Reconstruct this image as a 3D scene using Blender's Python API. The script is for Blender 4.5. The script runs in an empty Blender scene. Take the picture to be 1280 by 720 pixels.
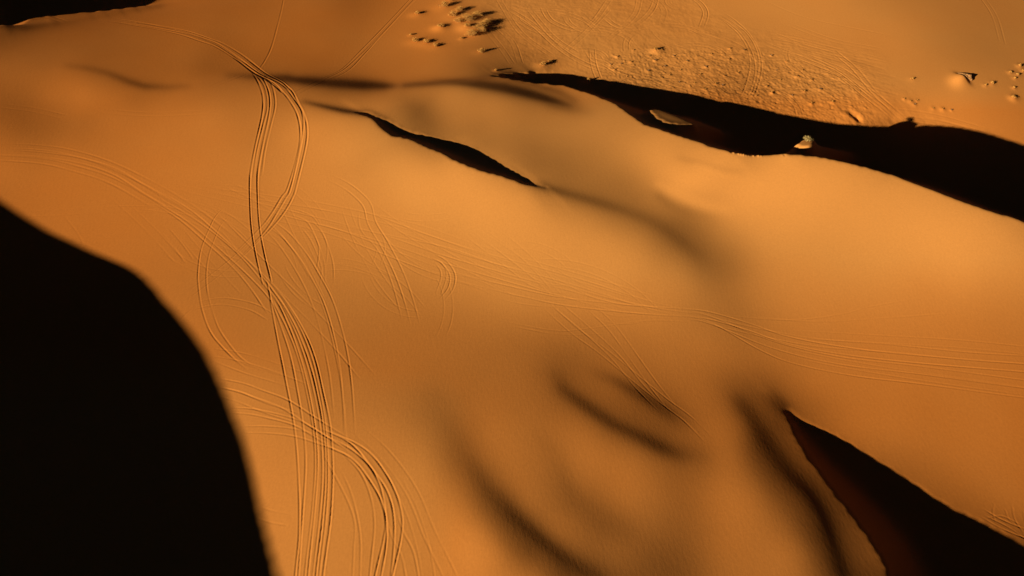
import numpy as np, math
# ------------------------------------------------------------------ how steeply the sand meets the sun, read off the photograph
# rows of (y, [(x, red value of the sand)...])
ROWS = [
(-60,[(0,120),(160,140),(320,150),(480,160),(640,180),(800,190),(960,200),(1120,180),(1280,165)]),
(0,[(0,110),(100,120),(200,140),(240,148),(320,150),(400,155),(440,140),(490,160),(560,180),(640,185),(720,188),(800,192),(880,200),(960,206),(1040,205),(1120,180),(1180,168),(1280,165)]),
(35,[(0,105),(60,125),(120,135),(160,140),(220,150),(320,155),(400,158),(480,168),(540,182),(600,165),(640,178),(720,190),(800,190),(880,192),(960,198),(1040,202),(1120,195),(1180,176),(1280,165)]),
(60,[(0,125),(80,140),(160,142),(240,152),(320,155),(400,160),(480,172),(540,178),(600,155),(640,160),(700,190),(800,190),(880,192),(960,192),(1040,196),(1120,198),(1180,178),(1240,165),(1280,165)]),
(85,[(0,148),(20,150),(60,150),(120,145),(200,150),(260,140),(320,145),(400,150),(450,160),(500,165),(560,165),(600,140),(640,135),(690,180),(760,190),(880,190),(1000,192),(1100,196),(1160,192),(1220,175),(1280,168)]),
(120,[(0,140),(30,148),(60,168),(100,182),(130,172),(170,160),(220,170),(280,165),(320,168),(380,165),(420,160),(460,168),(510,165),(560,186),(620,180),(670,165),(720,175),(760,170),(800,160),(900,150),(1000,185),(1100,200),(1200,205),(1280,175)]),
(150,[(0,145),(30,138),(70,150),(110,166),(150,178),(200,185),(260,192),(320,185),(380,205),(430,205),(470,195),(520,142),(560,172),(620,180),(680,172),(740,180),(790,185),(830,190)]),
(180,[(0,165),(80,172),(160,184),(240,192),(320,192),(380,214),(420,218),(460,208),(500,195),(540,165),(600,165),(660,158),(720,172),(780,195),(840,212),(880,214)]),
(210,[(0,182),(80,184),(160,190),(240,197),(320,200),(400,212),(460,212),(520,222),(570,225),(610,205),(660,160),(700,155),(740,165),(780,178),(820,222),(860,228),(900,226),(960,226),(1040,225)]),
(240,[(0,175),(80,185),(160,190),(240,196),(320,200),(400,212),(480,220),(560,232),(620,230),(660,215),(700,165),(740,160),(790,165),(815,185),(845,226),(870,230),(920,232),(1000,228),(1080,224),(1140,218),(1200,205)]),
(270,[(80,184),(160,188),(240,194),(320,196),(400,206),(480,216),(560,228),(640,230),(700,205),(740,192),(760,175),(800,160),(850,152),(885,185),(915,215),(940,222),(960,222),(1040,222),(1120,220),(1200,215),(1280,205)]),
(300,[(60,180),(160,186),(240,190),(320,190),(400,200),(480,210),(560,218),(640,228),(700,222),(760,212),(800,190),(835,150),(870,145),(900,178),(925,195),(950,212),(1000,218),(1080,220),(1160,222),(1240,215),(1280,205)]),
(330,[(160,182),(240,182),(320,182),(400,192),(480,200),(560,208),(640,218),(720,220),(800,208),(850,180),(885,152),(910,160),(940,190),(970,208),(1040,214),(1120,216),(1200,220),(1280,208)]),
(360,[(200,180),(260,178),(320,178),(400,183),(480,186),(560,194),(640,208),(720,210),(800,205),(860,190),(900,165),(940,185),(1000,206),(1080,210),(1160,208),(1240,200),(1280,198)]),
(390,[(240,184),(320,180),(400,180),(480,177),(560,180),(640,192),(720,195),(800,195),(860,180),(920,165),(960,185),(1020,200),(1100,204),(1180,200),(1280,190)]),
(420,[(260,184),(320,180),(400,179),(480,172),(560,172),(640,168),(720,165),(800,178),(880,176),(930,165),(980,182),(1040,190),(1120,196),(1200,192),(1280,186)]),
(450,[(280,188),(360,183),(430,176),(500,172),(560,168),(640,160),(700,142),(740,150),(800,165),(860,170),(910,165),(960,165),(1020,182),(1100,188),(1200,186),(1280,182)]),
(480,[(300,196),(380,184),(440,178),(500,171),(550,162),(600,160),(660,156),(710,138),(760,150),(820,155),(870,160),(910,140),(940,135),(980,150),(1020,172),(1080,182),(1160,184),(1280,182)]),
(510,[(320,200),(400,186),(460,180),(500,171),(545,152),(590,165),(650,160),(700,150),(750,140),(800,130),(840,142),(880,158),(905,150),(940,110),(965,112),(1040,165),(1080,178),(1160,180),(1280,178)]),
(540,[(330,202),(400,194),(480,186),(530,168),(565,152),(610,172),(670,165),(720,170),(770,142),(810,128),(850,138),(890,160),(920,145),(945,95),(970,100),(1060,168),(1120,178),(1200,180),(1280,178)]),
(570,[(340,204),(400,200),(480,192),(530,185),(575,142),(610,168),(660,168),(700,165),(740,178),(790,168),(840,142),(880,146),(920,150),(945,90),(985,95),(1120,160),(1200,175),(1280,175)]),
(600,[(350,206),(400,202),(480,196),(540,192),(595,148),(640,168),(680,158),(720,168),(770,174),(820,158),(855,142),(900,165),(940,138),(965,90),(1005,88),(1160,150),(1220,168),(1280,170)]),
(630,[(360,208),(440,202),(520,200),(580,178),(615,115),(660,168),(700,150),(735,142),(780,168),(820,155),(855,140),(900,168),(950,155),(985,100),(1035,82),(1200,145),(1280,165)]),
(660,[(370,208),(460,200),(540,200),(600,188),(640,110),(690,160),(740,140),(770,130),(810,145),(850,132),(895,160),(940,168),(985,135),(1010,85),(1065,82),(1240,130)]),
(690,[(375,206),(460,200),(540,200),(620,190),(665,100),(720,140),(770,138),(810,120),(850,120),(900,160),(950,168),(1000,150),(1025,90),(1080,95)]),
(720,[(380,206),(460,202),(540,200),(620,190),(670,160),(710,85),(750,112),(800,112),(850,112),(900,155),(950,168),(1000,155),(1035,95),(1090,90),(1280,60)]),
(780,[(400,206),(540,206),(640,200),(720,140),(780,100),(860,120),(940,160),(1000,150),(1060,80),(1280,60)]),
]
# soft dark folds: (points (x,y,core value,half width left/right of travel)), falloff
FOLDS = [
 ([(695,470,120,10),(705,488,85,8),(732,507,70,8),(766,530,65,8),(799,545,65,8),(826,559,62,9),(846,567,85,10),(870,570,122,13)],),
 ([(735,465,140,9),(765,474,115,7),(786,485,85,7),(810,500,62,7),(835,516,72,8),(852,528,120,10)],),
 ([(545,500,150,12),(565,540,140,12),(581,571,130,12),(611,614,95,11),(645,648,62,9),(679,678,42,8),(709,702,45,9),(745,724,50,11)],),
 ([(675,540,158,10),(695,580,148,12),(715,622,130,12),(752,655,122,14),(786,672,128,14)],),
 ([(912,488,130,10),(925,503,75,10),(940,522,45,9),(961,562,5,9),(984,591,-8,9),(1011,618,-14,9),(1028,645,-14,9),(1041,681,-16,9),(1051,712,-16,10),(1058,740,-10,11)],),
 ([(955,488,125,9),(968,498,70,7),(980,510,25,6)],),
 ([(672,231,70,4),(690,237,100,5),(713,243,112,6),(746,252,114,7),(774,261,122,7),(812,275,128,8),(834,288,116,8),(853,302,112,9),(873,318,128,11),(893,336,148,14)],),
 ([(824,247,152,6),(840,260,150,7),(858,271,150,8),(878,280,168,9)],),
 ([(850,198,205,3),(880,209,200,3),(905,218,198,3),(925,219,215,3)],),
 ([(84,82,138,4),(110,85,122,4),(134,91,115,4),(161,102,100,4),(181,108,98,4),(208,109,125,4),(235,107,145,4)],),
 ([(285,94,125,4),(330,96,85,4),(360,98,55,4)],),
 ([(505,107,110,4),(550,104,90,4),(590,102,95,3),(640,93,100,3)],),
 ([(350,98,70,3),(380,101,30,5),(420,104,22,6),(455,106,20,6),(480,107,60,5),(494,107,120,4)],),
 ([(545,103,110,2),(572,104,55,3),(600,106.5,8,4.5),(632,111,2,5.5),(658,117,2,5.5),(680,123,8,5),(697,128,50,5),(712,133,100,5)],),
 ([(600,98,120,3),(640,102,108,3),(672,109,105,3),(700,117,110,4),(718,127,125,4)],),
 ([(380,127,120,2.5),(406,133,70,2.5),(430,138,45,3),(463,142,45,3),(480,152,45,4)],),
 ([(690,128,90,5),(712,134,120,6),(735,141,160,8)],),
 ([(505,125,150,10),(522,140,130,12),(535,158,140,10)],),
 ([(1,28,60,4),(30,34,70,5),(60,30,90,4),(130,20,110,4),(200,7,120,4)],),
]
# bright rounded crests
CRESTS=[[(824,230,222,6),(836,237,228,7),(850,244.5,229,7),(868,253,229,7),(888,259,228,7),(910,262,224,7)],
 [(868,207,232,2.5),(888,216,238,3),(908,223,238,3),(925,225,232,3)]]
# cast and attached shadows: outlines
SH_LENS = [(440,138),(463,139.5),(475,146),(490,152.5),(507,163),(531,168.5),(548,173.5),(568,176),(584,180),(605,191),(631,206),(658,220.5),(684,234.5),(658,230),(625,219.5),(598,212.5),(574,203.5),(551,191),(535,185),(524,179),(510,173),(490,170),(480,163),(468,150),(455,143)]
SH_BAND = [(615,96),(631,93.5),(658,90.5),(682,88),(712,91),(732,96),(766,101),(799,107),(833,112.5),(860,116.5),(890,123),(924,129),(961,138),(1001,146),(1035,153),(1065,156),(1085,154),(1112,149.5),(1152,153),(1203,159.5),(1236,166),(1263,175),(1280,181),(1400,215),(1400,330),
 (1280,284),(1246,273.5),(1199,257.5),(1161,240.5),(1139,232),(1115,222.5),(1085,215),(1051,208),(1018,201.5),(984,198),(937,197.5),(914,194),(894,187),(870,176),(850,171.5),(833,166),(806,156),(786,143),(766,129),(742,119),(705,107.5),(665,104),(640,100)]
SH_D = [(980,507),(1001,524),(1041,542),(1068,559),(1105,582),(1139,603),(1166,621),(1189,636),(1219,648),(1253,665),(1280,680),(1420,760),(1420,900),(1130,900),(1116,730),(1112,712),(1085,668),(1058,631),(1031,597),(1011,571),(994,540),(984,517)]
SH_LEFT_EDGE = [(-60,205),(0,248),(34,270),(67,290),(118,314),(144,324),(168,334),(188,349),(208,373),(232,401),(252,428),(269,455),(280,480),(292,514),(306,544),(316,581),(327,631),(339,675),(351,720),(372,800),(395,900)]
SH_TOP_EDGE = [(-300,60),(-80,36),(0,32),(27,31),(37,23),(67,18.5),(134,13),(188,6),(198,0),(215,-14),(225,-40)]
PATCH = [(812,138),(818,136.5),(827,138.5),(838,142),(850,146.5),(861,152),(872,157.5),(860,157.5),(848,156.5),(836,154.5),(826,151),(817,145)]

KNOLL=[(993,184.5),(997,181),(1002,178.5),(1007,177.5),(1013,179),(1018,183),(1015,186),(1008,187.5),(1000,187)]

def tps(P, V, X, Y, lam=4.0):
    P=np.asarray(P,float); V=np.asarray(V,float); S=100.0
    def U(r2): return 0.5*r2*np.log(r2+1e-9)
    p=P/S; n=len(p)
    r2=((p[:,None]-p[None])**2).sum(-1)
    A=np.zeros((n+3,n+3)); A[:n,:n]=U(r2)+np.eye(n)*lam*1e-3
    A[:n,n]=1; A[:n,n+1:]=p; A[n,:n]=1; A[n+1:,:n]=p.T
    c=np.linalg.solve(A,np.r_[V,0,0,0])
    out=c[n]+c[n+1]*X/S+c[n+2]*Y/S
    for i in range(n):
        out=out+c[i]*U((X/S-p[i,0])**2+(Y/S-p[i,1])**2)
    return out

def polydist(pts, X, Y, extra=None):
    """distance to a polyline + interpolated extras at the nearest point"""
    best=np.full(X.shape,1e9); ex=[np.zeros(X.shape) for _ in (extra[0] if extra else [])]
    for i in range(len(pts)-1):
        ax,ay=pts[i][:2]; bx,by=pts[i+1][:2]
        dx,dy=bx-ax,by-ay; L=dx*dx+dy*dy+1e-12
        t=np.clip(((X-ax)*dx+(Y-ay)*dy)/L,0,1)
        d=np.hypot(X-ax-t*dx,Y-ay-t*dy); m=d<best
        best=np.where(m,d,best)
        for k in range(len(ex)):
            ex[k]=np.where(m,extra[i][k]*(1-t)+extra[i+1][k]*t,ex[k])
    return best,ex

def inside(poly,X,Y):
    r=np.zeros(X.shape,bool); n=len(poly)
    for i in range(n):
        x0,y0=poly[i]; x1,y1=poly[(i+1)%n]
        if y0==y1: continue
        c=((y0>Y)!=(y1>Y))&(X<(x1-x0)*(Y-y0)/(y1-y0)+x0)
        r^=c
    return r

def lin(v):
    v=np.clip(v,0,255)/255.0
    return np.where(v<=0.04045,v/12.92,((v+0.055)/1.055)**2.4)

def build_map(x0=-320,x1=1600,y0=-160,y1=1080,step=2):
    xs=np.arange(x0,x1+1,step,dtype=float); ys=np.arange(y0,y1+1,step,dtype=float)
    # smooth base on a coarse lattice, then bilinear
    cx=np.arange(x0,x1+9,8.0); cy=np.arange(y0,y1+9,8.0)
    CX,CY=np.meshgrid(cx,cy)
    P=[];V=[]
    for y,row in ROWS:
        for x,v in row: P.append((x,y)); V.append(v)
    C=tps(P,V,CX,CY)
    X,Y=np.meshgrid(xs,ys)
    fx=(X-x0)/8; fy=(Y-y0)/8; ix=np.clip(fx.astype(int),0,len(cx)-2); iy=np.clip(fy.astype(int),0,len(cy)-2)
    tx=fx-ix; ty=fy-iy
    R=(C[iy,ix]*(1-tx)+C[iy,ix+1]*tx)*(1-ty)+(C[iy+1,ix]*(1-tx)+C[iy+1,ix+1]*tx)*ty
    R=np.clip(R,90,236)
    for (pts,) in FOLDS:
        d,(val,w)=polydist(pts,X,Y,[(p[2],p[3]) for p in pts])
        k=1/(1+(d/(w*1.0))**2.4)
        R=np.where(val<R,R*(1-k)+val*k,R)
    for pts in CRESTS:
        d,(val,w)=polydist(pts,X,Y,[(p[2],p[3]) for p in pts])
        k=np.exp(-(d/w)**2); R=np.where(val>R,R*(1-k)+val*k,R)
    M=inside(SH_BAND,X,Y)&~inside(PATCH,X,Y)&~inside(KNOLL,X,Y)
    M|=inside(SH_D,X,Y)|inside(SH_LENS,X,Y)|inside(SH_TOP_EDGE+[(-300,-70)],X,Y)
    L=inside([(-999,205)]+SH_LEFT_EDGE+[(-999,900)],X,Y)
    I=np.where(R<0,R/255*.55,lin(R))
    I=np.where(inside(KNOLL,X,Y),lin(np.array(125.)),I)
    pd,_=polydist(PATCH+PATCH[:1],X,Y); I=np.where(inside(PATCH,X,Y),lin(35+75*np.clip(pd/6,0,1)),I)
    return xs,ys,I,M,L
# ------------------------------------------------------------------ tuning
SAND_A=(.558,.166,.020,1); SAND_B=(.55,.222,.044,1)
SUN_COL=(1.0,.90,.78); TRK=.62; SKY_AIR=.042; SKY_DUST=0.0; EXPO=.89
BUSH_LABEL_TEXT=[
 'tall bush between the top edge of the frame and the middle of the clump','big bush above the far right one in the clump, throwing a black shadow',
 'big dark bush at the right side of the clump, inside its black shadow','bush on the high mound in the centre of the clump',
 'shaded bush just above and right of the brightest one in the clump',
 'large pale bush at the top of the frame, upper left of the clump','bush cut by the top edge of the frame beside the clump',
 'low pale bush on a smooth mound, left of the big clump near the top','feathery pale bush just above the middle of the clump',
 'widest pale bush in the middle of the clump with a long dark shadow','smaller bush tucked at the left end of the middle of the clump',
 'low bush capping the broad round sand mound left of the clump','dim bush at the far right of the clump, half in shadow',
 'brightest pale bush at the lower right corner of the clump','bush in the dark between the brightest bush and the far right one',
 'left end of the row of three low bushes below the clump','middle of the row of three low bushes below the clump',
 'right end of the row of three low bushes below the clump','lone bush below the brightest bush, above the shadow band',
 'tiny bush between the low row and the brightest bush','tiny faint bush just above the row of three low bushes',
 'tiny bush at the left tip of the long dark shadow band','bush on the rim of the shadow band where its upper edge peaks',
 'small bush just right of the one on the rim, with a slanting shadow','bush straddling the thin dark upper edge of the shadow band',
 'pale bush topping a low mound at the upper left of the lumpy flat','dark lone bush on smooth sand left of the lone rock',
 'smaller of two bushes right of the lone rock','larger of two bushes right of the lone rock',
 'topmost bright bush of the cluster at the right edge','leftmost bush of the cluster at the right edge',
 'middle bush of the cluster at the right edge','lowest bush in the tight cluster at the right edge',
 'bush of the right edge cluster that touches the frame','small bush just below the cluster at the right edge',
 'bush on a bright round mound, lowest at the right edge','pale olive bush on a lit mound inside the dark shadow band',
 'dim olive bush in full shade just above the lit one in the shadow band']
def tuft_label(t):
    if t in ((1166,136),(1178,137),(1189,138)): return 'tiny dark tuft in the row of three above the right part of the shadow'
    if t in ((1130,124),(1138,127),(1143,131),(1146,126)): return 'tiny tuft in the dark speckled patch left of the row of three'
    if t==(912,61): return 'thin tuft casting a long slanting shadow at the upper rim of the lumpy flat'
    if t==(930,63): return 'dark tuft beside the curved bundle of wheel tracks, at the upper rim'
    return 'small dry tuft on a low lump of the rough sand flat'
# ------------------------------------------------------------------ camera and sun
PITCH=math.radians(48.0); FPX=865.0; CAMZ=98.0
AZ=math.radians(35.0); EL=math.radians(16.0)
cP,sP=math.cos(PITCH),math.sin(PITCH); cA,sA=math.cos(AZ),math.sin(AZ); TE=math.tan(EL)
FLAT_R=180.0                       # red value of level sand in the photograph
KI=math.sin(EL)/float(lin(np.array(FLAT_R)))

def project(x,y,z):
    f=y*cP-(z-CAMZ)*sP; u=y*sP+(z-CAMZ)*cP
    f=np.maximum(f,1.0)
    return 640+FPX*x/f, 360-FPX*u/f
def ray(px,py):
    X=(px-640)/FPX; U=(360-py)/FPX
    return np.array([X, cP+U*sP, -sP+U*cP])

# ------------------------------------------------------------------ solve for dune heights
U0,U1,V0,V1=-240.0,430.0,-190.0,420.0
def bil(A,fx,fy):
    ix=np.clip(fx.astype(int),0,A.shape[1]-2); iy=np.clip(fy.astype(int),0,A.shape[0]-2)
    tx=np.clip(fx-ix,0,1); ty=np.clip(fy-iy,0,1)
    return (A[iy,ix]*(1-tx)+A[iy,ix+1]*tx)*(1-ty)+(A[iy+1,ix]*(1-tx)+A[iy+1,ix+1]*tx)*ty

def dx_(h,s): return (h[:,1:]-h[:,:-1])/s
def dy_(h,s): return (h[1:]-h[:-1])/s
def solve(h,g,w,s,alpha,mu,beta,iters):
    wu=0.5*(w[:,1:]+w[:,:-1]); gu=0.5*(g[:,1:]+g[:,:-1])
    def A(h):
        o=mu*h
        d=wu*dx_(h,s)/s; o[:,1:]+=d; o[:,:-1]-=d
        d=alpha*dy_(h,s)/s; o[1:]+=d; o[:-1]-=d
        l=np.zeros_like(h); 
        c=(h[:,2:]-2*h[:,1:-1]+h[:,:-2])/s**2*beta
        o[:,1:-1]-=2*c/s**2; o[:,2:]+=c/s**2; o[:,:-2]+=c/s**2
        c=(h[2:]-2*h[1:-1]+h[:-2])/s**2*beta*6
        o[1:-1]-=2*c/s**2; o[2:]+=c/s**2; o[:-2]+=c/s**2
        return o
    b=np.zeros_like(h); d=wu*gu/s; b[:,1:]+=d; b[:,:-1]-=d
    r=b-A(h); p=r.copy(); rs=(r*r).sum()
    for i in range(iters):
        Ap=A(p); a=rs/((p*Ap).sum()+1e-30); h=h+a*p; r=r-a*Ap; rn=(r*r).sum()
        if rn<1e-12: break
        p=r+(rn/rs)*p; rs=rn
    return h
def resample(A,n,m):
    y=np.linspace(0,A.shape[0]-1,n)[:,None]*np.ones((1,m)); x=np.linspace(0,A.shape[1]-1,m)[None]*np.ones((n,1))
    return bil(A,x,y)
def blur(A,s):
    r=max(1,int(3*s)); k=np.exp(-0.5*(np.arange(-r,r+1)/s)**2); k/=k.sum()
    B=np.pad(A,((r,r),(0,0)),mode='edge'); A=sum(k[i]*B[i:i+A.shape[0]] for i in range(2*r+1))
    B=np.pad(A,((0,0),(r,r)),mode='edge'); return sum(k[i]*B[:,i:i+A.shape[1]] for i in range(2*r+1))

def solve_terrain(log=None):
    mxs,mys,I,M,L=build_map()
    Im=np.where(M,0.0,I*KI); Im=np.where(L,math.sin(EL),Im)
    Mf=M.astype(float); Lf=L.astype(float)
    h=None
    for s,outer,iters in ((8.0,4,300),(4.0,4,200),(2.0,3,120),(1.0,2,80),(0.7,1,40)):
        nu=int((U1-U0)/s)+1; nv=int((V1-V0)/s)+1
        s=(U1-U0)/(nu-1)
        us=np.linspace(U0,U1,nu); vs=np.linspace(V0,V1,nv); Ug,Vg=np.meshgrid(us,vs)
        X=Ug*cA-Vg*sA; Y=Ug*sA+Vg*cA
        h=np.zeros((nv,nu)) if h is None else resample(h,nv,nu)
        for o in range(outer):
            px,py=project(X,Y,h)
            fx=(px-mxs[0])/(mxs[1]-mxs[0]); fy=(py-mys[0])/(mys[1]-mys[0])
            ok=(fx>=0)&(fx<len(mxs)-1)&(fy>=0)&(fy<len(mys)-1)&(Y>5)
            fxc=np.clip(fx,0,len(mxs)-1.01); fyc=np.clip(fy,0,len(mys)-1.01)
            it=bil(Im,fxc,fyc); mk=bil(Mf,fxc,fyc); lf=bil(Lf,fxc,fyc)
            # fade to level sand outside the frame
            ex=np.maximum(np.maximum(-px,px-1280)/120,np.maximum(-py,py-720)/100); ex=np.clip(ex,0,1); ex[~ok]=1; ex=ex*(1-np.clip(mk,0,1)*ok)
            hu=np.gradient(h,s,axis=1); hv=np.gradient(h,s,axis=0)
            nrm=np.sqrt(1+np.clip(hu,-.6,.6)**2+np.clip(hv,-.5,.5)**2)
            it=np.minimum(it,0.62)
            g=(it*nrm-math.sin(EL))/math.cos(EL)
            g=g*(1-ex); w=np.where(ok,1-0.97*ex,0.03); w=w*(1-0.95*np.clip(lf,0,1))
            h=solve(h,g,w,s,0.02,2e-6,0.003*s,iters)
        if log: log(s,h,g,w)
    mk=mk*np.where(ok,1-ex*0,0)
    return us,vs,X,Y,h,mk,lf,ok,px,py
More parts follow.
